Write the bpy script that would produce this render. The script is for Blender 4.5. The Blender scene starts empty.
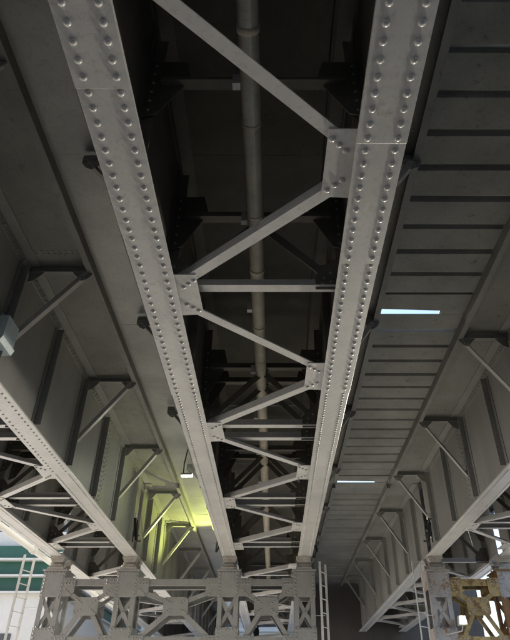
import bpy, math, random
from mathutils import Vector, Matrix
random.seed(7)
R = math.radians
scene = bpy.context.scene
col = scene.collection

# ------------------------------------------------------------------ camera, sky, sun, exposure
EYE = 1.6
cam_d = bpy.data.cameras.new('camera')
cam = bpy.data.objects.new('camera', cam_d); col.objects.link(cam)
cam_d.sensor_fit = 'VERTICAL'; cam_d.sensor_height = 24.0
cam_d.lens = 575 / 640 * 24.0
cam_d.shift_x = (255 - 274) / 640
cam_d.clip_start = 0.05; cam_d.clip_end = 3000
cam.location = (0, 0, EYE)
cam.rotation_euler = (R(90 + 35.225), 0, 0)
scene.camera = cam

SUN_EL, SUN_AZ = 36.0, -76.0            # azimuth clockwise from +Y
world = bpy.data.worlds.new('World'); scene.world = world; world.use_nodes = True
nt = world.node_tree
sky = nt.nodes.new('ShaderNodeTexSky'); sky.sky_type = 'NISHITA'; sky.sun_disc = False
sky.sun_elevation = R(SUN_EL); sky.sun_rotation = R(SUN_AZ); sky.dust_density = 3.0
nt.links.new(sky.outputs[0], nt.nodes['Background'].inputs[0])
nt.nodes['Background'].inputs[1].default_value = 0.12
sun_d = bpy.data.lights.new('sun', 'SUN'); sun_d.energy = 4.5; sun_d.angle = R(0.5); sun_d.color = (1, .95, .87)
sun = bpy.data.objects.new('sun', sun_d); col.objects.link(sun)
to_sun = Vector((math.sin(R(SUN_AZ)) * math.cos(R(SUN_EL)), math.cos(R(SUN_AZ)) * math.cos(R(SUN_EL)), math.sin(R(SUN_EL))))
sun.rotation_euler = (-to_sun).to_track_quat('-Z', 'Y').to_euler()
sun.location = to_sun * 60
vs = scene.view_settings
vs.view_transform = 'Standard'; vs.look = 'None'; vs.gamma = 1; vs.use_curve_mapping = False
vs.exposure = 2.25
scene.cycles.max_bounces = 8; scene.cycles.diffuse_bounces = 6; scene.cycles.glossy_bounces = 3
scene.cycles.use_denoising = True
scene.cycles.sample_clamp_indirect = 8

# ------------------------------------------------------------------ materials
def mat(name, base, rough=.55, var=.12, scale=3.0, bump=.0, bscale=60, rust=0.0, metal=0.0, rust_col=(.20, .095, .035), streak=False, spec=.4):
    m = bpy.data.materials.new(name); m.use_nodes = True
    n = m.node_tree.nodes; l = m.node_tree.links
    b = n['Principled BSDF']; b.inputs['Roughness'].default_value = rough; b.inputs['Metallic'].default_value = metal
    b.inputs['Specular IOR Level'].default_value = spec
    geo = n.new('ShaderNodeNewGeometry')
    src = geo.outputs['Position']
    if streak:
        mp = n.new('ShaderNodeMapping'); mp.inputs['Scale'].default_value = (1, 1, .18)
        l.new(src, mp.inputs[0]); src = mp.outputs[0]
    no = n.new('ShaderNodeTexNoise'); no.inputs['Scale'].default_value = scale; no.inputs['Detail'].default_value = 7
    no.inputs['Roughness'].default_value = .65
    l.new(src, no.inputs['Vector'])
    cr = n.new('ShaderNodeValToRGB'); e = cr.color_ramp.elements
    e[0].position = .3; e[1].position = .7
    e[0].color = (*[c * (1 - var) for c in base], 1); e[1].color = (*[min(1, c * (1 + var)) for c in base], 1)
    l.new(no.outputs[0], cr.inputs[0])
    out = cr.outputs[0]
    # fine grime specks
    n2 = n.new('ShaderNodeTexNoise'); n2.inputs['Scale'].default_value = 26; n2.inputs['Detail'].default_value = 5
    l.new(geo.outputs['Position'], n2.inputs['Vector'])
    r2 = n.new('ShaderNodeValToRGB'); r2.color_ramp.elements[0].position = .30; r2.color_ramp.elements[1].position = .46
    r2.color_ramp.elements[0].color = (.86, .845, .80, 1); r2.color_ramp.elements[1].color = (1, 1, 1, 1)
    l.new(n2.outputs[0], r2.inputs[0])
    mx = n.new('ShaderNodeMix'); mx.data_type = 'RGBA'; mx.blend_type = 'MULTIPLY'; mx.inputs[0].default_value = 1
    l.new(out, mx.inputs[6]); l.new(r2.outputs[0], mx.inputs[7]); out = mx.outputs[2]
    if rust > 0:
        n3 = n.new('ShaderNodeTexNoise'); n3.inputs['Scale'].default_value = 4.5; n3.inputs['Detail'].default_value = 9; n3.inputs['Roughness'].default_value = .75
        l.new(geo.outputs['Position'], n3.inputs['Vector'])
        r3 = n.new('ShaderNodeValToRGB'); r3.color_ramp.elements[0].position = .62 - .3 * rust; r3.color_ramp.elements[1].position = .74 - .28 * rust
        l.new(n3.outputs[0], r3.inputs[0])
        m3 = n.new('ShaderNodeMix'); m3.data_type = 'RGBA'
        l.new(r3.outputs[0], m3.inputs[0]); l.new(out, m3.inputs[6]); m3.inputs[7].default_value = (*rust_col, 1); out = m3.outputs[2]
    l.new(out, b.inputs['Base Color'])
    if bump:
        nb = n.new('ShaderNodeTexNoise'); nb.inputs['Scale'].default_value = bscale; nb.inputs['Detail'].default_value = 4
        l.new(geo.outputs['Position'], nb.inputs['Vector'])
        bp = n.new('ShaderNodeBump'); bp.inputs['Strength'].default_value = bump; bp.inputs['Distance'].default_value = .004
        l.new(nb.outputs[0], bp.inputs['Height']); l.new(bp.outputs[0], b.inputs['Normal'])
    return m

M = {}
M['paint'] = mat('grey_paint', (.45, .442, .42), .30, .12, 2.2, .35, 140, rust=.10, rust_col=(.30, .275, .225), spec=.6)
M['web'] = mat('grey_paint_web_shaded', (.26, .26, .243), .5, .16, 1.4, .15, 90, streak=True)  # flange paint darkened: shade on the webs put into the colour
M['deck'] = mat('deck_steel', (.21, .208, .19), .6, .24, .9, .2, 40, rust=.12, rust_col=(.11, .09, .06))
M['trough'] = mat('trough_steel', (.22, .22, .205), .6, .24, 1.1, .15, 50, rust=.14, rust_col=(.10, .085, .06))
M['cover'] = mat('galvanised_cover', (.30, .30, .28), .32, .18, 1.3, .2, 25)
M['inner'] = mat('sooty_paint', (.09, .085, .068), .65, .25, 1.8, .2, 60)  # decks and knees between the girders, their shade put into the colour
M['shaded'] = mat('sooty_paint_members', (.13, .12, .10), .6, .25, 1.8, .2, 60)  # struts and central webs, shade of the bay painted in as darker colour
M['pipe'] = mat('cream_pipe', (.42, .38, .30), .55, .2, 3.5, .15, 60)
M['pier'] = mat('pier_paint', (.25, .248, .24), .5, .12, 2.5, .2, 90)
M['pier_b'] = mat('pier_paint_worn', (.33, .315, .315), .5, .12, 2.5, .2, 90, rust=.34)
M['rusty'] = mat('rusty_paint', (.37, .275, .12), .65, .25, 3.0, .35, 70, rust=.5, rust_col=(.16, .085, .03))
M['rust'] = mat('heavy_rust', (.22, .13, .06), .8, .35, 4, .5, 60, rust=.7)
M['shoe'] = mat('bearing_paint', (.33, .31, .28), .6, .2, 6, .2, 60, rust=.12)
M['black'] = mat('black_rubber', (.015, .015, .015), .5, .1)
M['box'] = mat('pale_enamel', (.50, .60, .62), .4, .06)
M['concrete'] = mat('concrete', (.42, .41, .38), .85, .15, .8, .3, 30)
M['asphalt'] = mat('asphalt', (.06, .06, .06), .9, .2, 2, .4, 80)
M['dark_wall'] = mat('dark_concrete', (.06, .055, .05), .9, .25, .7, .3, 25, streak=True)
M['white_wall'] = mat('white_render', (.45, .45, .43), .8, .06, .6, .1, 20)
M['green'] = mat('green_paint', (.010, .065, .05), .45, .15, 1.2)
M['brick'] = mat('tan_tile', (.33, .27, .22), .8, .15, 2)
M['paving'] = mat('pale_paving', (.46, .44, .41), .85, .12, .5, .3, 30)
M['galv'] = mat('galvanised', (.48, .48, .46), .45, .1, 6)
def glow(name, c, s):
    m = bpy.data.materials.new(name); m.use_nodes = True
    b = m.node_tree.nodes['Principled BSDF']
    b.inputs['Base Color'].default_value = (.8, .8, .8, 1)
    b.inputs['Emission Color'].default_value = (*c, 1); b.inputs['Emission Strength'].default_value = s
    return m
m = bpy.data.materials.new('window_glass'); m.use_nodes = True
b = m.node_tree.nodes['Principled BSDF']; b.inputs['Base Color'].default_value = (.05, .06, .07, 1); b.inputs['Roughness'].default_value = .08
M['glass'] = m

# ------------------------------------------------------------------ mesh helpers
class MB:
    def __init__(s): s.v = []; s.f = []
    def add(s, vs, fs):
        o = len(s.v); s.v += [tuple(p) for p in vs]; s.f += [tuple(i + o for i in f) for f in fs]; return s
    def box(s, x0, x1, y0, y1, z0, z1):
        x0, x1 = min(x0, x1), max(x0, x1); y0, y1 = min(y0, y1), max(y0, y1); z0, z1 = min(z0, z1), max(z0, z1)
        return s.add([(x0, y0, z0), (x1, y0, z0), (x1, y1, z0), (x0, y1, z0), (x0, y0, z1), (x1, y0, z1), (x1, y1, z1), (x0, y1, z1)],
                     [(3, 2, 1, 0), (4, 5, 6, 7), (0, 1, 5, 4), (1, 2, 6, 5), (2, 3, 7, 6), (3, 0, 4, 7)])
    def bar(s, p, q, w, h, up=(0, 0, 1), ow=0, oh=0):
        """box from p to q, w across, h along up; ow/oh offset of its centre"""
        p = Vector(p); q = Vector(q); d = (q - p).normalized(); u = Vector(up); u = (u - d * u.dot(d)).normalized(); a = d.cross(u)
        vs = []
        for e in (p, q):
            for (i, j) in ((-1, -1), (1, -1), (1, 1), (-1, 1)):
                vs.append(e + a * (ow + i * w / 2) + u * (oh + j * h / 2))
        return s.add(vs, [(0, 1, 2, 3), (7, 6, 5, 4), (0, 4, 5, 1), (1, 5, 6, 2), (2, 6, 7, 3), (3, 7, 4, 0)])
    def angle(s, p, q, leg, leg2, t, up=(0, 0, 1), side=1):
        """L section: flat leg across, second leg rising along up at the given side"""
        s.bar(p, q, leg, t, up, 0, t / 2)
        return s.bar(p, q, t, leg2 - t, up, side * (leg / 2 - t / 2), t + (leg2 - t) / 2 + .0004)
    def prism(s, pts, axis, a0, a1):
        """polygon in the plane across axis ('x': (y,z), 'y': (x,z), 'z': (x,y)) extruded a0..a1"""
        n = len(pts)
        def P(p, a): return {'x': (a, p[0], p[1]), 'y': (p[0], a, p[1]), 'z': (p[0], p[1], a)}[axis]
        vs = [P(p, a0) for p in pts] + [P(p, a1) for p in pts]
        return s.add(vs, [tuple(range(n))[::-1], tuple(range(n, 2 * n))] + [(i, (i + 1) % n, n + (i + 1) % n, n + i) for i in range(n)])
    def tube(s, pts, r, n=10, cap=True):
        pts = [Vector(p) for p in pts]; rings = []
        for i, p in enumerate(pts):
            d = (pts[min(i + 1, len(pts) - 1)] - pts[max(i - 1, 0)]).normalized()
            u = Vector((0, 0, 1)) if abs(d.z) < .9 else Vector((1, 0, 0))
            a = d.cross(u).normalized(); bb = a.cross(d)
            rings.append([p + a * r * math.cos(2 * math.pi * k / n) + bb * r * math.sin(2 * math.pi * k / n) for k in range(n)])
        vs = [p for g in rings for p in g]; fs = []
        for i in range(len(rings) - 1):
            for k in range(n):
                fs.append((i * n + k, i * n + (k + 1) % n, (i + 1) * n + (k + 1) % n, (i + 1) * n + k))
        if cap: fs += [tuple(range(n))[::-1], tuple(range((len(rings) - 1) * n, len(rings) * n))]
        return s.add(vs, fs)
    def dome(s, p, nrm, r, hgt=None, n=7, rings=2):
        nrm = Vector(nrm).normalized(); hgt = hgt or r * .7
        u = Vector((0, 0, 1)) if abs(nrm.z) < .9 else Vector((1, 0, 0))
        a = nrm.cross(u).normalized(); b = nrm.cross(a); p = Vector(p); vs = []; fs = []
        for i in range(rings):
            t = i / rings * math.pi / 2
            for k in range(n):
                q = 2 * math.pi * k / n
                vs.append(p + (a * math.cos(q) + b * math.sin(q)) * r * math.cos(t) + nrm * (hgt * math.sin(t) - .002 * (i == 0)))
        vs.append(p + nrm * hgt)
        for i in range(rings - 1):
            for k in range(n): fs.append((i * n + k, i * n + (k + 1) % n, (i + 1) * n + (k + 1) % n, (i + 1) * n + k))
        for k in range(n): fs.append(((rings - 1) * n + k, (rings - 1) * n + (k + 1) % n, rings * n))
        return s.add(vs, fs)
    def mesh(s, name, m, smooth=False):
        me = bpy.data.meshes.new(name); me.from_pydata(s.v, [], s.f)
        import bmesh
        bm = bmesh.new(); bm.from_mesh(me); bmesh.ops.recalc_face_normals(bm, faces=bm.faces); bm.to_mesh(me); bm.free()
        if smooth:
            me.polygons.foreach_set('use_smooth', [True] * len(me.polygons))
        me.materials.append(M[m] if isinstance(m, str) else m); me.update()
        return me
    def build(s, name, m, parent=None, smooth=False, bevel=0, stuff=False):
        o = bpy.data.objects.new(name, s.mesh(name, m, smooth)); col.objects.link(o)
        if parent is not None: attach(o, parent)
        if bevel:
            bv = o.modifiers.new('bevel', 'BEVEL'); bv.width = bevel; bv.segments = 2; bv.limit_method = 'ANGLE'
        if stuff: o['kind'] = 'stuff'
        return o
WORLD_OF = {}
def world_loc(o):
    v = Vector(o.location)
    return v if o.parent is None else WORLD_OF.get(o.name, v)
def attach(o, parent):
    """parent, keeping o.location in world space (all parents are unrotated)"""
    WORLD_OF[o.name] = Vector(o.location)
    o.parent = parent
    o.matrix_parent_inverse = Matrix.Translation(-world_loc(parent))
def put(name, me, loc, parent, rot=None):
    o = bpy.data.objects.new(name, me); col.objects.link(o); o.location = loc
    if rot: o.rotation_euler = rot
    attach(o, parent); return o
def tag(o, label, cat, group=None, kind=None):
    o['label'] = label; o['category'] = cat
    if group: o['group'] = group
    if kind: o['kind'] = kind
    return o
def thing(name, loc, label, cat, group=None):
    o = bpy.data.objects.new(name, None); col.objects.link(o); o.location = loc; o.empty_display_size = .3
    return tag(o, label, cat, group)
def frange(a, b, st):
    n = int(math.floor((b - a) / st + 1e-6)) + 1
    return [a + i * st for i in range(max(0, n))]

# ------------------------------------------------------------------ the setting: ground
def structure(o): o['kind'] = 'structure'; return o
structure(MB().box(-300, 300, -300, 300, -.5, -.004).build('ground', 'paving'))
structure(MB().box(-8.6, 300, -300, 12.2, -.3, .0).build('road', 'asphalt'))
structure(MB().box(-8.75, 300, 12.2, 12.4, -.3, .12).build('kerb', 'concrete'))

ZB = EYE + 3.44          # underside of the bottom flanges
ZT = EYE + 5.50          # underside of the decks
P = 1.63                 # bay of the zigzag bracing
rivet_me = MB().dome((0, 0, 0), (0, 0, -1), .0265, .019, 12, 4).mesh('rivet', 'paint', True)

def web_rivets(mb, x, sgn, y, z0, z1, pitch, r=.021):
    for z in frange(z0, z1, pitch): mb.dome((x, y, z), (sgn, 0, 0), r, None, 6, 2)

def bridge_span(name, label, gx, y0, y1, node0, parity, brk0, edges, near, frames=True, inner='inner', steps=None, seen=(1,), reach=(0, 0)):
    """two plate girders at gx, laterals, cross frames, cantilever brackets, deck. parity 0: right girder carries node0"""
    root = thing(name, ((gx[0] + gx[1]) / 2, y0, ZB), label, 'bridge')
    yv = max(y0, -1.0)
    rv = MB()
    for gi, x in enumerate(gx):
        inw = 1 if gi == 0 else -1
        wm = 'web' if seen else 'shaded'
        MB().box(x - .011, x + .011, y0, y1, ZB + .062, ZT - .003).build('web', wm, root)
        # base flange plate with the two flange angles on it
        fl = MB()
        fl.box(x - .178, x + .178, y0, y1, ZB + .036, ZB + .056)
        fob = fl.build('bottom_flange', 'paint', root, bevel=.003)
        an = MB()
        for s in (-1, 1):
            an.box(x + s * .0125, x + s * .15, y0 + .01, y1 - .01, ZB + .058, ZB + .074)
            an.box(x + s * .0125, x + s * .028, y0 + .01, y1 - .01, ZB + .0745, ZB + .20)
        an.build('flange_angle', 'paint', root)
        for s in (-1, 1):
            an = MB()
            an.box(x + s * .0125, x + s * .028, y0 + .01, y1 - .01, ZT - .16, ZT - .020)
            an.box(x + s * .0125, x + s * .17, y0 + .01, y1 - .01, ZT - .0195, ZT - .005)
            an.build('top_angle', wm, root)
        # cover plates, stepping down toward mid span
        z = ZB + .036
        zmap = []
        for k, ye in enumerate((steps or {}).get(gi, [])):
            MB().box(x - .182, x + .182, y0 + .02 + .01 * k, ye, z - .0125, z - .0005).build('cover_plate', 'paint', fob, bevel=.002)
            zmap.append((ye, z - .0125)); z -= .0125
        def face(y):
            zz = ZB + .036
            for ye, zc in zmap:
                if y < ye: zz = zc
            return zz
        ymid = zmap[0][0] if zmap else y0
        far = MB()
        ycur = max(y0 + .06, .6)
        while ycur < y1 - .05:
            for s in (-1, 1):
                if near and ycur < ymid and ycur > 1.2:
                    put('rivet', rivet_me, (x + s * .108, ycur + random.uniform(-.002, .002), face(ycur)), fob)
                else:
                    far.dome((x + s * .108, ycur, face(ycur)), (0, 0, -1), .021, .015, 7, 2)
            step = .1185 if ycur < ymid else .075
            nxt = ycur + step
            for ye, zc in zmap:                      # keep rivets off the plate ends
                if abs(nxt - ye) < .035: nxt = ye + .04
            ycur = nxt
        if far.v: far.build('rivet_head', 'paint', root, True, stuff=True)
        # stiffeners on the web faces one can see
        for s in (-1, 1):
            show = (gi, s) in seen
            for k, y in enumerate(frange(node0 - 6 * P + (0 if frames else .1), y1 - .2, P)):
                if y < yv: continue
                st = MB()
                st.box(x + s * .0125, x + s * .024, y - .05, y + .05, ZB + .205, ZT - .165)
                st.box(x + s * .0245, x + s * .125, y + .038, y + .05, ZB + .205, ZT - .165)
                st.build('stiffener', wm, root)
                if show: web_rivets(rv, x + s * .0245, s, y - .008, ZB + .25, ZT - .2, .115)
            if show:
                for yy in frange(max(yv, 2.5), y1 - .1, .12):
                    rv.dome((x + s * .0285, yy, ZT - .07), (s, 0, 0), .02, None, 6, 2)
                    rv.dome((x + s * .0285, yy + .06, ZT - .125), (s, 0, 0), .02, None, 6, 2)
                    rv.dome((x + s * .0285, yy, ZB + .15), (s, 0, 0), .02, None, 6, 2)
    # web splice plates
    for (gi, s) in seen:
        for yc in frange(5.0, y1 - .6, 6.52):
            if yc < y0 + .5: continue
            x = gx[gi]
            MB().box(x + s * .0125, x + s * .0235, yc - .22, yc + .22, ZB + .21, ZT - .17).build('splice_plate', wm, root)
            for dy in (-.18, -.11, -.04, .04, .11, .18):
                web_rivets(rv, x + s * .0235, s, yc + dy, ZB + .26 + (.04 if abs(dy) > .1 and abs(dy) < .15 else 0), ZT - .21, .10, .019)
    # bottom laterals and their gusset plates
    nodes = [(y, (parity + i) % 2) for i, y in enumerate(frange(node0 - 6 * P, y1 - .15, P)) if y > max(y0, -.6)]
    def nodept(y, side): return gx[1] - .30 if side == 0 else gx[0] + .30
    zg = ZB + .0575
    for k, (y, side) in enumerate(nodes):
        x = gx[1] if side == 0 else gx[0]; s = -1 if side == 0 else 1
        gl = .33 if near else .3
        g = MB().prism([(x + s * .16, y - gl), (x + s * .385, y - gl), (x + s * .40, y + gl * .95), (x + s * .16, y + gl)], 'z', zg, zg + .012).build('gusset_plate', 'paint', root, bevel=.002)
        for sy in (-1, 1):
            for j in range(3):
                px, py = x + s * (.355 - .055 * j), y + sy * (.245 - .052 * j)
                if near and y < 8: put('rivet', rivet_me, (px, py, zg), g)
                else: rv.dome((px, py, zg), (0, 0, -1), .022, .016, 7, 2)
    for k in range(len(nodes) - 1):
        (ya, sa), (yb, sb) = nodes[k], nodes[k + 1]
        xa = gx[1] - .22 if sa == 0 else gx[0] + .22; xb = gx[1] - .22 if sb == 0 else gx[0] + .22
        pa, pb = (xa, ya + .17, zg + .0125), (xb, yb - .17, zg + .0125)
        toward_left = sa == 0
        # the upright leg sits on the edge nearest the viewer for those running to the left
        MB().angle(pa, pb, .105, .095, .011, (0, 0, 1), (-1 if toward_left else -1)).build('lateral_brace', 'paint', root)
    # cross frames
    if frames:
        for i, y in enumerate(frange(node0 - 6 * P, y1 - .2, P)):
            if y < .3: continue
            full = (i % 2) == (1 if parity == 0 else 0) if parity in (0, 1) else True
            if not full and y > 4: continue
            xl, xr = gx[0] + .03, gx[1] - .03
            zt = EYE + 4.57
            ts = MB(); ts.bar((xl + .12, y, zt), (xr - .12, y, zt), .10, .012); ts.bar((xl + .12, y, zt), (xr - .12, y, zt), .012, .10, oh=.056, ow=.0)
            ts.build('top_strut', 'shaded', root)
            for sx, x in ((1, gx[0]), (-1, gx[1])):
                kn = MB().prism([(x + sx * .02, zt + .36), (x + sx * .34, zt + .36), (x + sx * .40, zt + .10), (x + sx * .34, zt - .02), (x + sx * .15, zt - .40), (x + sx * .02, zt - .45)], 'y', y + .007, y + .019)
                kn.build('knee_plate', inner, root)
                for a in range(6): rv.dome((x + sx * .075, y + .007, zt - .36 + a * .13), (0, -1, 0), .017, None, 6, 2); rv.dome((x + sx * (.15 + .04 * a), y + .007, zt + .05), (0, -1, 0), .017, None, 6, 2)

            if full:
                zb = ZB + .16
                bs = MB(); bs.bar((xl + .02, y, zb), (xr - .02, y, zb), .11, .012); bs.bar((xl + .02, y, zb), (xr - .02, y, zb), .012, .10, oh=.057, ow=-.0)
                bs.build('bottom_strut', 'paint', root)
                xm = (gx[0] + gx[1]) / 2
                for sx, x in ((1, gx[0]), (-1, gx[1])):
                    g = MB().prism([(x + sx * .03, zb - .03), (x + sx * .36, zb - .03), (x + sx * .36, zb + .14), (x + sx * .18, zb + .36), (x + sx * .03, zb + .36)], 'y', y - .022, y - .010).build('frame_gusset', 'shaded', root)
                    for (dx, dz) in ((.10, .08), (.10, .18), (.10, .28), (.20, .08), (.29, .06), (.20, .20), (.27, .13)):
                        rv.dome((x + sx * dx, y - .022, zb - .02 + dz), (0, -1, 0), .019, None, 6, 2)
                    MB().bar((x + sx * .22, y + .03, zb + .17), (xm + sx * .06, y + .03, zt + .02), .09, .012, (0, 1, 0)).build('cross_brace', 'shaded', root)
    # decks: trough panels between webs and over the cantilevers, one panel for each bracket bay
    return_root = root
    ys = [y0] + [y for y in frange(brk0 - 9 * 2 * P, y1 - .3, 2 * P) if y > y0 + .3] + [y1 + (.41 if y1 < 20 else 0)]
    for i in range(len(ys) - 1):
        a, b2 = ys[i], ys[i + 1]
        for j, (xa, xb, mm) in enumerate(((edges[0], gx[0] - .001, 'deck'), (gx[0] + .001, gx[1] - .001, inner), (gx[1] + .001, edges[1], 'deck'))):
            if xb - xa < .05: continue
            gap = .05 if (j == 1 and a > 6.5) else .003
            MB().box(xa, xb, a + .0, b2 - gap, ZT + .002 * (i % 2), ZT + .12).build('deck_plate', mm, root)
    for e, (x, gxx, s) in enumerate(((edges[0], gx[0], -1), (edges[1], gx[1], 1))):
        if abs(x - gxx) < .3: continue
        eb = MB(); eb.box(x - s * .015, x, y0 + .01, y1 - .01, ZT - .13, ZT - .004); eb.box(x - s * .09, x - s * .0155, y0 + .01, y1 - .01, ZT - .13, ZT - .118)
        eb.build('edge_beam', 'deck', root)
        for y in frange(brk0 - 9 * 2 * P, y1 - .2, 2 * P):
            if y < max(y0, .5): continue
            for q in frange(.2, abs(x - gxx) - .12, .085):
                for dy in (-.30, -.36): rv.dome((gxx + s * q, y + dy, ZT), (0, 0, -1), .016, None, 6, 2)
            # arm
            xe = x + s * reach[e]
            ar = MB(); ar.bar((gxx + s * .03, y, ZT - .11), (xe - s * .02, y, ZT - .11), .08, .012); ar.bar((gxx + s * .03, y, ZT - .055), (xe - s * .02, y, ZT - .055), .012, .095)
            ar.build('bracket_arm', 'web', root)
            tp, bt = Vector((xe - s * .07, y + .02, ZT - .12)), Vector((gxx + s * .035, y + .02, EYE + 4.18))
            MB().angle(bt, tp, .085, .07, .010, (s * -.7, 0, .7), 1).build('bracket_strut', 'paint', root)
            MB().prism([(xe - s * .02, ZT - .03), (xe - s * .02, ZT - .16), (xe - s * .08, ZT - .24), (xe - s * .15, ZT - .27), (xe - s * .20, ZT - .22), (xe - s * .30, ZT - .12), (xe - s * .30, ZT - .03)], 'y', y - .02, y - .009).build('bracket_gusset', 'web', root)
            for (dx, dz) in ((.06, .07), (.07, .15), (.11, .21), (.16, .20), (.16, .08), (.24, .07)):
                rv.dome((xe - s * dx, y - .02, ZT - dz), (0, -1, 0), .019, None, 6, 2)
            MB().prism([(gxx + s * .03, ZT - .03), (gxx + s * .26, ZT - .03), (gxx + s * .24, ZT - .12), (gxx + s * .13, ZT - .26), (gxx + s * .03, ZT - .30)], 'y', y - .021, y - .010).build('bracket_gusset', 'web', root)
    if rv.v: rv.build('rivet_head', 'web', root, True, stuff=True)
    return root

YP = 15.25      # end of the near spans, on the pier
GA, GL, GR = (-1.13, .778), (-5.47, -3.58), (4.0, 5.80)
N0 = 2.91
centre = bridge_span('bridge_span', 'grey riveted girder pair with zigzag bracing straight overhead, pipe between', GA, -6, YP, N0, 0, 4.42, (-2.05, 1.70), True,
            steps={0: [6.57, 3.61, 2.22], 1: [6.52, 4.0, 2.66]}, seen=(), reach=(.2, .03))
leftsp = bridge_span('bridge_span', 'grey girder pair in front of the pier beside the daylight and green building', GL, -6, YP, N0, 0, 6.45, (-6.4, -2.62), False,
            steps={0: [9.2, 5], 1: [9.4, 5.2]}, seen=((1, 1),))
rightsp = bridge_span('bridge_span', 'grey girder pair with stiffened web beside the corrugated deck, ending over rusty pier', GR, -6, YP, N0, 1, 8.2, (3.12, 6.8), False,
            steps={0: [9.2, 5], 1: [9.4, 5.2]}, seen=((0, -1),))
YQ, YE = 15.65, 29.3
NF = 16.4
bridge_span('bridge_span', 'brightly lit girder pair seen beyond the pier between the pair of central columns', GA, YQ, YE, NF + 6 * 0, 0, 17.4, (-2.05, 1.70), False, seen=())
bridge_span('bridge_span', 'sunlit girder pair beyond the pier next to the green building', GL, YQ, YE, NF, 0, 16.2, (-6.4, -2.62), False, seen=((1, 1),))
bridge_span('bridge_span', 'girder pair receding behind the rusty pier under the corrugated deck edge', GR, YQ, YE, NF, 1, 17.92, (3.12, 6.8), False, seen=((0, -1),))

bridge_span('bridge_span', 'farthest girder pair glimpsed low between the central pier columns', GA, YE + .4, 44, YE + 1.2, 0, 31, (-2.05, 1.70), False, frames=False, seen=())
bridge_span('bridge_span', 'farthest girder pair glimpsed low through the left bays of the grey pier', GL, YE + .4, 44, YE + 1.2, 0, 31, (-6.4, -2.62), False, frames=False, seen=())

# ------------------------------------------------------------------ trough deck between the central and right spans
td = thing('trough_deck', (2.43, 1, ZT), 'dark corrugated steel deck of cross troughs right of the central girders', 'deck')
pt = .502
y = -5.4; k = 0
prof = None
gaps = {int(round((7.72 + 5.4) / pt)) - 1: 2.72, int(round((15.5 + 5.4) / pt)) - 1: 2.80}
X0T, X1T = 1.66, 3.16
def trough_mesh(x0, x1):
    return MB().prism([(0, .07), (.042, 0), (.445, 0), (.480, .07), (.467, .07), (.437, .012), (.050, .012), (.013, .07)], 'x', x0, x1).mesh('trough', 'trough')
def gap_mesh(x0, x1, xg):
    return MB().prism([(x0, .02), (x1, .02), (x1, .44), (xg, .43), (x0, .37)], 'z', 0, .012).box(x0, x1, -.006, .02, .001, .08).mesh('trough', 'trough')
def lid_mesh(x0, x1, w):
    return MB().box(x0, x1, 0, w, 0, .012).mesh('trough_lid', 'trough')
tm = trough_mesh(X0T, X1T); lm = lid_mesh(X0T, X1T, .13)
N = int((YE + 5.4) / pt)
for k in range(N):
    y = -5.4 + k * pt
    dz = random.uniform(-.004, .004); rot = (R(random.uniform(-.5, .3)), R(random.uniform(-.25, .25)), 0)
    if k in gaps:
        put('trough', gap_mesh(X0T, X1T, gaps[k] + .2), (0, y, ZT + .035 + dz), td)
        put('trough_lid', lid_mesh(gaps[k], X1T, .20), (0, y + .36, ZT + .06), td)
    elif k - 1 in gaps:
        put('trough', MB().box(X0T, X1T, .02, .44, 0, .012).mesh('trough', 'trough'), (0, y, ZT + .037 + dz), td)
        put('trough_lid', lid_mesh(X0T, X1T, .16), (0, y + .40, ZT + .105), td)
    else:
        put('trough', tm, (0, y, ZT + .035 + dz), td, rot)
        put('trough_lid', lm, (0, y + .42, ZT + .105), td)

# ------------------------------------------------------------------ cover sheets over the gap between left and central spans
gc = thing('gap_cover', (-2.44, 1, ZT), 'strip of pale sheet panels closing the slot left of the central girders', 'cover')
for k in range(20):
    y = 2.66 - 1.77 * 4 + k * 1.77
    if y > YE - 1: break
    t = random.uniform(-.02, .02); w = 1.762
    z = ZT + .03
    a = MB()
    a.add([(-2.72, 0, z), (-2.0, 0, z + t), (-2.0, w, z + t * .2), (-2.72, w, z - .006), (-2.72, 0, z + .01), (-2.0, 0, z + t + .01), (-2.0, w, z + t * .2 + .01), (-2.72, w, z + .004)],
          [(3, 2, 1, 0), (4, 5, 6, 7), (0, 1, 5, 4), (1, 2, 6, 5), (2, 3, 7, 6), (3, 0, 4, 7)])
    put('cover_panel', a.mesh('cover_panel', 'cover'), (0, y, 0), gc)
    

MB().box(-2.74, -1.98, -6, YE, ZT + .085, ZT + .1).build('backing_sheet', 'deck', gc)

# ------------------------------------------------------------------ drain pipe and cable between the central girders
pp = thing('drain_pipe', (-.2, 1, EYE + 4.45), 'long cream drain pipe running between the two central girders', 'pipe')
MB().tube([(-.205, -5, EYE + 4.52), (-.205, YE, EYE + 4.52)], .086, 20).build('pipe_run', 'pipe', pp, True)
for y in (1.45, 2.35, 3.25, 4.4, 5.3, 6.5, 7.4, 8.6, 9.5, 10.7, 11.6, 12.8, 13.7):
    MB().tube([(-.205, y, EYE + 4.52), (-.205, y + (.06 if int(y * 10) % 2 else .025), EYE + 4.52)], .093, 20).build('pipe_collar', 'pipe', pp, True)
for y in [N0 + P * k for k in range(8)]:
    MB().box(-.355, -.288, y - .075, y - .008, EYE + 4.47, EYE + 4.60).build('pipe_clamp', 'galv', pp)
pts = []
for i in range(60):
    y = -2 + i * .3
    pts.append((.52 + .012 * math.sin(y * 1.7), y, EYE + 5.0 - .05 * abs(math.sin((y - 2.8) * math.pi / 3.24))))
cb = MB().tube(pts, .0075, 6).build('cable', 'black', None, True); tag(cb, 'thin black cable sagging beside the inner face of the right central girder', 'cable')

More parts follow.
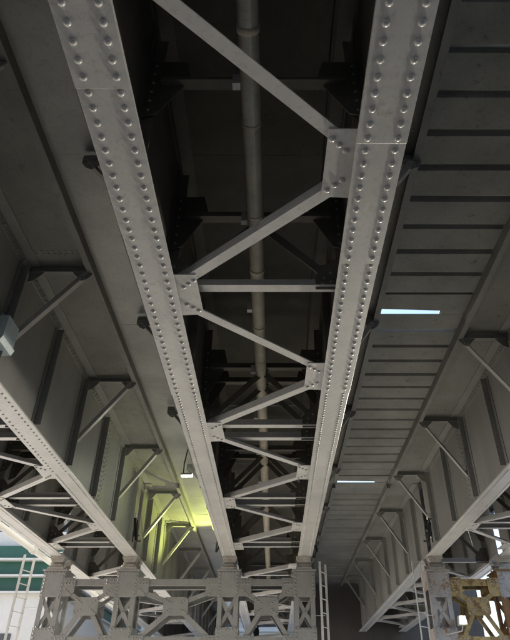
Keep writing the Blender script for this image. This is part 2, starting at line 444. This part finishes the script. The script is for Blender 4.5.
# ------------------------------------------------------------------ steel trestle piers
def pier(label, cols, mats, links):
    root = thing('steel_pier', (cols[0], YP + .2, 0), label, 'pier')
    rv = MB()
    tops = EYE + 3.13; per = 1.245
    for ci, x in enumerate(cols):
        ml, mp, mw = mats[ci][:3]
        for (yf, s) in ((YP - .06, -1), (YP + .56, 1)):
            for sx in (-1, 1):
                lg = MB(); lg.box(x + sx * .25, x + sx * .14, yf, yf - s * .012, 0.02, tops - .02); lg.box(x + sx * .25, x + sx * .236, yf - s * .0125, yf - s * .13, .02, tops - .02)
                lg.build('leg', ml, root, bevel=.003)
            z = tops; lv = 0
            while z > .3:
                zb = max(z - .59, .05)
                pl = MB().box(x - .265, x + .265, yf + s * .001, yf + s * .014, zb, z).build('column_plate', mp, root, bevel=.003)
                for sx in (-1, 1):
                    for zz in frange(zb + .04, z - .03, .085):
                        rv.dome((x + sx * .215, yf + s * .014, zz), (0, s, 0), .024, .02, 7, 2)
                    side = (ci + sx) in links.get(ci, ())
                    if side:
                        MB().prism([(x + sx * .267, z - .16), (x + sx * .55, z - .16), (x + sx * .55, zb + .12), (x + sx * .46, zb + .015), (x + sx * .267, zb + .015)], 'y', yf + s * .001, yf + s * .013).build('wing_gusset', mw, root, bevel=.002)
                        for (dx, dz) in ((.32, .22), (.40, .22), (.48, .22), (.32, .29), (.40, .29), (.48, .29), (.34, .42), (.40, .47), (.46, .52)):
                            if z - dz > zb: rv.dome((x + sx * dx, yf + s * .013, z - dz), (0, s, 0), .024, .02, 7, 2)
                for xx in frange(x - .13, x + .14, .087):
                    rv.dome((xx, yf + s * .014, z - .04), (0, s, 0), .024, .02, 7, 2)
                z2 = z - per
                if zb > .4:
                    za, zbb = zb + .02, max(z2 - .02, .05)
                    MB().bar((x - .20, yf - s * .022, za), (x + .20, yf - s * .022, zbb), .085, .012, (0, 1, 0)).build('lacing_bar', ml, root)
                    MB().bar((x + .20, yf - s * .036, za), (x - .20, yf - s * .036, zbb), .085, .012, (0, 1, 0)).build('lacing_bar', ml, root)
                    for sx in (-1, 1):
                        rv.dome((x + sx * .19, yf, za - .03), (0, s, 0), .024, .02, 7, 2); rv.dome((x + sx * .19, yf, zbb + .03), (0, s, 0), .024, .02, 7, 2)
                    rv.dome((x, yf - s * .016, (za + zbb) / 2), (0, s, 0), .024, .02, 7, 2)
                z = z2; lv += 1
        # side lacing plates tie front and rear faces
        for z in frange(.8, tops, 1.245):
            for sx in (-1, 1):
                MB().box(x + sx * .252, x + sx * .264, YP - .05, YP + .55, z - .2, z + .2).build('tie_plate', ml, root)
        # cap plate and bearing shoe
        MB().box(x - .30, x + .30, YP - .12, YP + .62, tops, tops + .035).build('cap_plate', ml, root, bevel=.004)
        for yc in (YP - .12 + .14, YP + .62 - .14):
            sh = MB(); t = tops + .036
            sh.box(x - .20, x + .20, yc - .13, yc + .13, t, t + .05)
            sh.prism([(x - .15, t + .0505), (x + .15, t + .0505), (x + .11, t + .135), (x - .11, t + .135)], 'y', yc - .09, yc + .09)
            sh.tube([(x - .17, yc, t + .15), (x + .17, yc, t + .15)], .04, 10)
            sh.prism([(x - .13, t + .165), (x + .13, t + .165), (x + .17, t + .25), (x - .17, t + .25)], 'y', yc - .10, yc + .10)
            sh.box(x - .18, x + .18, yc - .13, yc + .13, t + .2505, ZB + .034)
            so = sh.build('bearing_shoe', 'shoe', root, bevel=.003)
            bo = MB()
            for sx in (-1, 1):
                for sy in (-1, 1): bo.tube([(x + sx * .165, yc + sy * .095, t + .05), (x + sx * .165, yc + sy * .095, t + .10)], .018, 6)
            bo.build('bearing_bolt', 'shoe', so)
        MB().box(x - .45, x + .45, YP - .3, YP + .8, -.02, .05).build('footing', 'concrete', root)
    for a, nb in links.items():
        for b2 in nb:
            if b2 < a: continue
            xa, xb = cols[a], cols[b2]; xm = (xa + xb) / 2
            mb_, mx_ = mats[a][3], mats[a][4]
            for (yf, s) in ((YP - .06, -1), (YP + .56, 1)):
                z = tops
                while z > .9:
                    bm = MB(); bm.bar((xa + .5, yf - s * .022, z - .255), (xb - .5, yf - s * .022, z - .255), .15, .014, (0, 1, 0)); bm.bar((xa + .5, yf - s * .062, z - .322), (xb - .5, yf - s * .062, z - .322), .064, .012, (0, 0, 1))
                    bm.build('cross_beam', mb_, root, bevel=.002)
                    zc = z - .79
                    if zc < .7: break
                    hw = min(.30, (xb - xa) * .16)
                    MB().prism([(xm - hw, zc - .15), (xm - hw * .8, zc - .2), (xm + hw * .8, zc - .2), (xm + hw, zc - .15), (xm + hw, zc + .15), (xm + hw * .8, zc + .2), (xm - hw * .8, zc + .2), (xm - hw, zc + .15)], 'y', yf + s * .001, yf + s * .013).build('centre_gusset', mx_, root, bevel=.002)
                    for sx in (-1, 1):
                        for sz in (-1, 1):
                            xe = xa if sx < 0 else xb
                            ze = z - .47 if sz > 0 else z - 1.245 - .30
                            if sz < 0: ze = z - 1.245 - .22
                            p, q = (xm + sx * hw * .35, yf - s * .008, zc + sz * .07), (xe - sx * .40, yf - s * .008, ze)
                            MB().angle(p, q, .10, .08, .012, (0, -s, 0), 1).build('diagonal', mb_, root)
                            for t in (0, 1, 2):
                                rv.dome((xm + sx * hw * (.45 + .2 * t), yf + s * .013, zc + sz * (.07 + .04 * t)), (0, s, 0), .024, .02, 7, 2)
                    z -= per
    rv.build('rivet_head', mats[0][0], root, True, stuff=True)
    return root
g = ('pier', 'pier', 'pier', 'pier', 'pier')
pier('wide grey lattice pier of four riveted columns under the central and left girders', [-5.40, -3.60, -1.11, .74], [g] * 4, {0: (1,), 1: (0, 2), 2: (1, 3), 3: (2,)})
pier('rust-stained lattice pier of brown and grey columns right of the tall ladder', [4.03, 5.76], [('pier_b', 'pier_b', 'rusty', 'rusty', 'rusty'), ('rust', 'pier_b', 'rusty', 'rusty', 'rusty')], {0: (1,), 1: (0,)})

# ------------------------------------------------------------------ ladders
def ladder(label, base, top, wdir, w, rung=.3):
    root = thing('ladder', base, label, 'ladder', 'ladders at the piers')
    b0, t0, d = Vector(base), Vector(top), Vector(wdir).normalized()
    for s in (-1, 1):
        MB().bar(b0 + d * s * w / 2, t0 + d * s * w / 2, .022, .055, (0, 1, 0) if abs(d.x) > .5 else (1, 0, 0)).build('rail', 'galv', root)
    L = (t0 - b0).length; n = int(L / rung)
    rm = MB().tube([tuple(-d * (w / 2 - .012)), tuple(d * (w / 2 - .012))], .011, 8).mesh('rung', 'galv', True)
    for k in range(1, n + 1):
        put('rung', rm, b0 + (t0 - b0) * ((k - .4) * rung / L), root)
    return root, b0, t0
def standoff(root, pts):
    for a, b2 in pts: MB().bar(a, b2, .05, .012, (0, 0, 1)).build('standoff', 'galv', root)
r_, _, _ = ladder('pale steel ladder fixed to the outer side of the leftmost pier column', (-6.02, YP - .30, 0), (-6.02, YP - .30, EYE + 3.42), (.35, 1, 0), .36)
standoff(r_, [((-6.0, YP - .05, z), (-5.66, YP - .05, z)) for z in (1.2, 2.6, 3.9)])
r_, _, _ = ladder('narrow steel ladder standing against the pier column under the right central girder', (1.20, YP - .12, 0), (1.20, YP - .12, EYE + 3.30), (.45, .9, 0), .36)
standoff(r_, [((1.22, YP + .02, z), (1.0, YP + .02, z)) for z in (1.2, 2.6, 3.75)])
r_, _, _ = ladder('tall thin ladder on the near side of the rust-stained pier', (3.50, YP - .22, 0), (3.50, YP - .22, EYE + 3.30), (.7, .7, 0), .36)
standoff(r_, [((3.58, YP - .1, z), (3.77, YP - .03, z)) for z in (1.2, 2.6, 3.75)])

# ------------------------------------------------------------------ lamps
def trough_lamp(label, p, c, es, lw):
    root = thing('lamp', p, label, 'lamp'); x, y, z = p
    # curved reflector hood open downwards, running across
    n = 8; pr = [(y + .08 * math.cos(math.pi * i / n), z + .075 * math.sin(math.pi * i / n)) for i in range(n + 1)]
    pr += [(yy + (-.008 if yy > y else .008), zz - .004) for yy, zz in reversed([(y + .072 * math.cos(math.pi * i / n), z + .067 * math.sin(math.pi * i / n)) for i in range(n + 1)])]
    MB().prism(pr, 'x', x - .13, x + .13).build('lamp_hood', 'galv', root)
    MB().tube([(x - .11, y, z + .02), (x + .11, y, z + .02)], .028, 12).build('lamp_tube', glow('lamp_glow', c, es), root, True)
    MB().tube([(x - .08, y, z + .07), (x - .08, y, z + .30), (x - .02, y + .05, ZT + .03)], .014, 8).build('lamp_arm', 'black', root, True)
    ld = bpy.data.lights.new('lamp_light', 'POINT'); ld.energy = lw; ld.color = c; ld.shadow_soft_size = .06
    lo = bpy.data.objects.new('lamp_light', ld); col.objects.link(lo); lo.location = (x, y, z - .07); attach(lo, root)
    return root
trough_lamp('lit tube lamp hanging below the sheet panels left of the central girders', (-2.03, 13.0, EYE + 4.74), (.95, 1, .8), 14, 6)
ul = thing('uplight', (-1.62, 20.3, EYE + 3.85), 'yellow-green uplight shining on the deck panels beyond the pier', 'lamp')
ud = Vector((-1.25, -1.9, 1.6)).normalized(); up0 = Vector((-1.62, 20.3, EYE + 3.9))
MB().tube([up0 - ud * .22, up0 - ud * .05, up0], .10, 14).build('lamp_housing', 'galv', ul, True)
MB().dome(up0 + ud * .002, ud, .09, .03, 14, 3).build('lamp_lens', glow('uplight_glow', (.9, 1, .3), 10), ul, True)
MB().tube([up0 - ud * .15, up0 - ud * .15 + Vector((.3, .1, .0)), up0 - ud * .15 + Vector((.48, .1, .0))], .018, 8).build('lamp_arm', 'galv', ul, True)
ld = bpy.data.lights.new('lamp_light', 'SPOT'); ld.energy = 200; ld.color = (.90, 1, .25); ld.spot_size = R(78); ld.spot_blend = .7; ld.shadow_soft_size = .06
lo = bpy.data.objects.new('lamp_light', ld); col.objects.link(lo); lo.location = up0 + ud * .09; lo.rotation_euler = ud.to_track_quat('-Z', 'Y').to_euler(); attach(lo, ul)
fx, fy, fz = 4.36, YP - .42, EYE + 2.0
fl = thing('floodlight', (fx, fy, fz), 'small glaring floodlight on an arm in front of the rust-stained pier', 'lamp')
MB().prism([(fx - .10, fz - .10), (fx + .10, fz - .10), (fx + .075, fz + .10), (fx - .075, fz + .10)], 'y', fy + .005, fy + .17).build('lamp_housing', 'galv', fl, bevel=.008)
MB().dome((fx, fy, fz), (0, -1, 0), .06, .04, 16, 4).build('lamp_lens', glow('flood_glow', (1, .90, .66), 22), fl, True)
MB().tube([(fx, fy + .1, fz - .09), (fx, fy + .2, fz - .2), (fx - .3, fy + .35, fz - .25), (fx - .42, fy + .37, fz - .25)], .016, 8).build('lamp_arm', 'galv', fl, True)
ld = bpy.data.lights.new('lamp_light', 'SPOT'); ld.energy = 1250; ld.color = (1, .93, .78); ld.spot_size = R(100); ld.spot_blend = .55; ld.shadow_soft_size = .18
lo = bpy.data.objects.new('lamp_light', ld); col.objects.link(lo); lo.location = (fx, fy - .14, fz); lo.rotation_euler = Vector((-.42, -.85, -.58)).to_track_quat('-Z', 'Y').to_euler(); attach(lo, fl)

# ------------------------------------------------------------------ enamel box on the left web, cable loops
bx = thing('junction_box', (-3.35, 6.0, EYE + 3.9), 'pale blue-grey metal box fixed to the left girder web at the picture edge', 'box')
MB().box(-3.53, -3.38, 5.97, 6.31, EYE + 3.98, EYE + 4.30).build('box_body', 'box', bx, bevel=.008)
MB().prism([(-3.515, EYE + 3.90), (-3.40, EYE + 3.90), (-3.365, EYE + 3.975), (-3.538, EYE + 3.975)], 'y', 5.95, 6.33).build('box_lid', 'box', bx, bevel=.004)
MB().box(-3.552, -3.521, 6.08, 6.30, EYE + 3.90, EYE + 4.40).build('bracket', 'galv', bx)
def loop(label, x, s):
    pts = []
    root = thing('cable_loop', (x, YP - .5, ZB + .8), label, 'cable', 'black cables bridging the girder ends at the pier')
    for j in range(3):
        pts = [(x + s * (.05 + .05 * j), YP - .55 + .62 * t + (.0), ZB + .95 - .1 * j - .28 * math.sin(math.pi * t) - .25 * t + .05 * math.sin(9 * t + j)) for t in [i / 14 for i in range(15)]]
        MB().tube(pts, .02, 7).build('cable_strand', 'black', root, True)
    MB().box(x + s * .03, x + s * .12, YP - .60, YP - .54, ZB + .84, ZB + .94).build('clamp', 'galv', root)
    MB().tube([(x + s * .1, YP - .56, ZB + .8), (x + s * .1, YP - .56, ZB + .25)], .016, 7).build('conduit', 'black', root, True)
loop('black cable loop hanging on the web of the left girder above the pier', GL[1], 1)
loop('black cable loop hanging on the web of the right girder above the rusty pier', GR[0], -1)
def small_loop(label, x, s):
    root = thing('cable_loop', (x, YP - .2, ZB + .2), label, 'cable', 'black cables bridging the girder ends at the pier')
    pts = [(x + s * (.22 + .10 * math.sin(math.pi * t)), YP - .55 + .75 * t, ZB + .5 - .38 * math.sin(math.pi * t)) for t in [i / 12 for i in range(13)]]
    MB().tube(pts, .022, 7).build('cable_strand', 'black', root, True)
small_loop('small black cable loop beside the end of the left central girder', GA[0], -1)
small_loop('small black cable loop beside the end of the right central girder', GA[1], 1)

# ------------------------------------------------------------------ beyond the spans
ab = thing('abutment', (2, YE + .3, 0), 'dark concrete abutment closing the far end of the right spans', 'wall')
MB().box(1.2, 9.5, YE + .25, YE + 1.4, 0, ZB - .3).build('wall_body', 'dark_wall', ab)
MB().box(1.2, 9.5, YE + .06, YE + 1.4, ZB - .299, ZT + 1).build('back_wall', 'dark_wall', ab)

gb = thing('green_building', (-14, 25, 0), 'green and white building in daylight beyond the leftmost column', 'building')
MB().box(-32, -8.6, 25.0, 42, 0, EYE + 4.3).build('wall', 'white_wall', gb)
for i in range(3):
    z = EYE + 4.3 + i * .62
    MB().box(-32, -8.7, 25.1, 41.5, z + .071, z + .62).build('cladding', 'green', gb)
    MB().box(-32.1, -8.5, 24.8, 42.1, z, z + .07).build('ledge', 'white_wall', gb)
MB().box(-32, -8.8, 25.4, 41, EYE + 6.17, EYE + 6.8).build('parapet', 'white_wall', gb)
for i in range(7):
    x = -31 + i * 3.1
    w = MB().box(x, x + 2.3, 24.97, 25.05, EYE + 1.6, EYE + 2.9).build('window', 'glass', gb)
    MB().box(x - .06, x + 2.36, 24.92, 24.969, EYE + 1.52, EYE + 1.6).build('sill', 'white_wall', w)
nb = thing('shade_block', (-16, -8, 0), 'tan tiled block with dark windows, added out of view to shade the near ground', 'building')  # unseen block added to keep the sun off the near ground
MB().box(-26, -10.5, -22, 7.0, 0, 15).build('wall', 'brick', nb)
for fl_ in range(4):
    for j in range(6):
        y = -20 + j * 4
        MB().box(-10.52, -10.44, y, y + 2.2, 1.2 + fl_ * 3.5, 3.0 + fl_ * 3.5).build('window', 'glass', nb)
MB().box(-26.2, -10.3, -22.2, 7.2, 15, 15.4).build('roof', 'concrete', nb)

ob = thing('office_building', (-2, 62, 0), 'pale office building seen through the bottom of the grey pier', 'building')
MB().box(-24, 18, 60, 75, 0, 22).build('wall', 'concrete', ob)
for fl_ in range(5):
    for j in range(13):
        x = -22.6 + j * 3.1
        w = MB().box(x, x + 2.1, 59.96, 60.05, 2.2 + fl_ * 3.8, 4.2 + fl_ * 3.8).build('window', 'glass', ob)
        MB().box(x - .08, x + 2.18, 59.85, 59.955, 2.08 + fl_ * 3.8, 2.2 + fl_ * 3.8).build('sill', 'white_wall', w)
    MB().box(-24.1, 18.1, 59.8, 59.999, 4.9 + fl_ * 3.8, 5.2 + fl_ * 3.8).build('floor_band', 'white_wall', ob)

wp = thing('service_pipe', (-6.02, 0, EYE + 3.6), 'white sunlit service pipe running along the outer side of the leftmost girder', 'pipe')
MB().tube([(-6.02, -4, EYE + 3.6), (-6.02, 29, EYE + 3.6)], .075, 16).build('pipe_run', 'white_wall', wp, True)
for k in range(11):
    y = -3 + k * 3.0
    MB().tube([(-6.02, y, EYE + 3.6), (-6.02, y + .12, EYE + 3.6)], .10, 16).build('pipe_flange', 'white_wall', wp, True)
    MB().bar((-6.02, y + .8, EYE + 3.67), (-5.5, y + .8, EYE + 3.72), .05, .012).build('pipe_hanger', 'galv', wp)

tb = thing('concrete_tower', (-20, 46, 0), 'dim grey concrete block rising behind the green building', 'building')
MB().box(-50, -9.5, 46, 60, 0, 24).build('wall', 'concrete', tb)
for fl_ in range(6):
    for j in range(12):
        x = -48.5 + j * 3.2
        MB().box(x, x + 2.2, 45.95, 46.05, 2.4 + fl_ * 3.6, 4.2 + fl_ * 3.6).build('window', 'glass', tb)
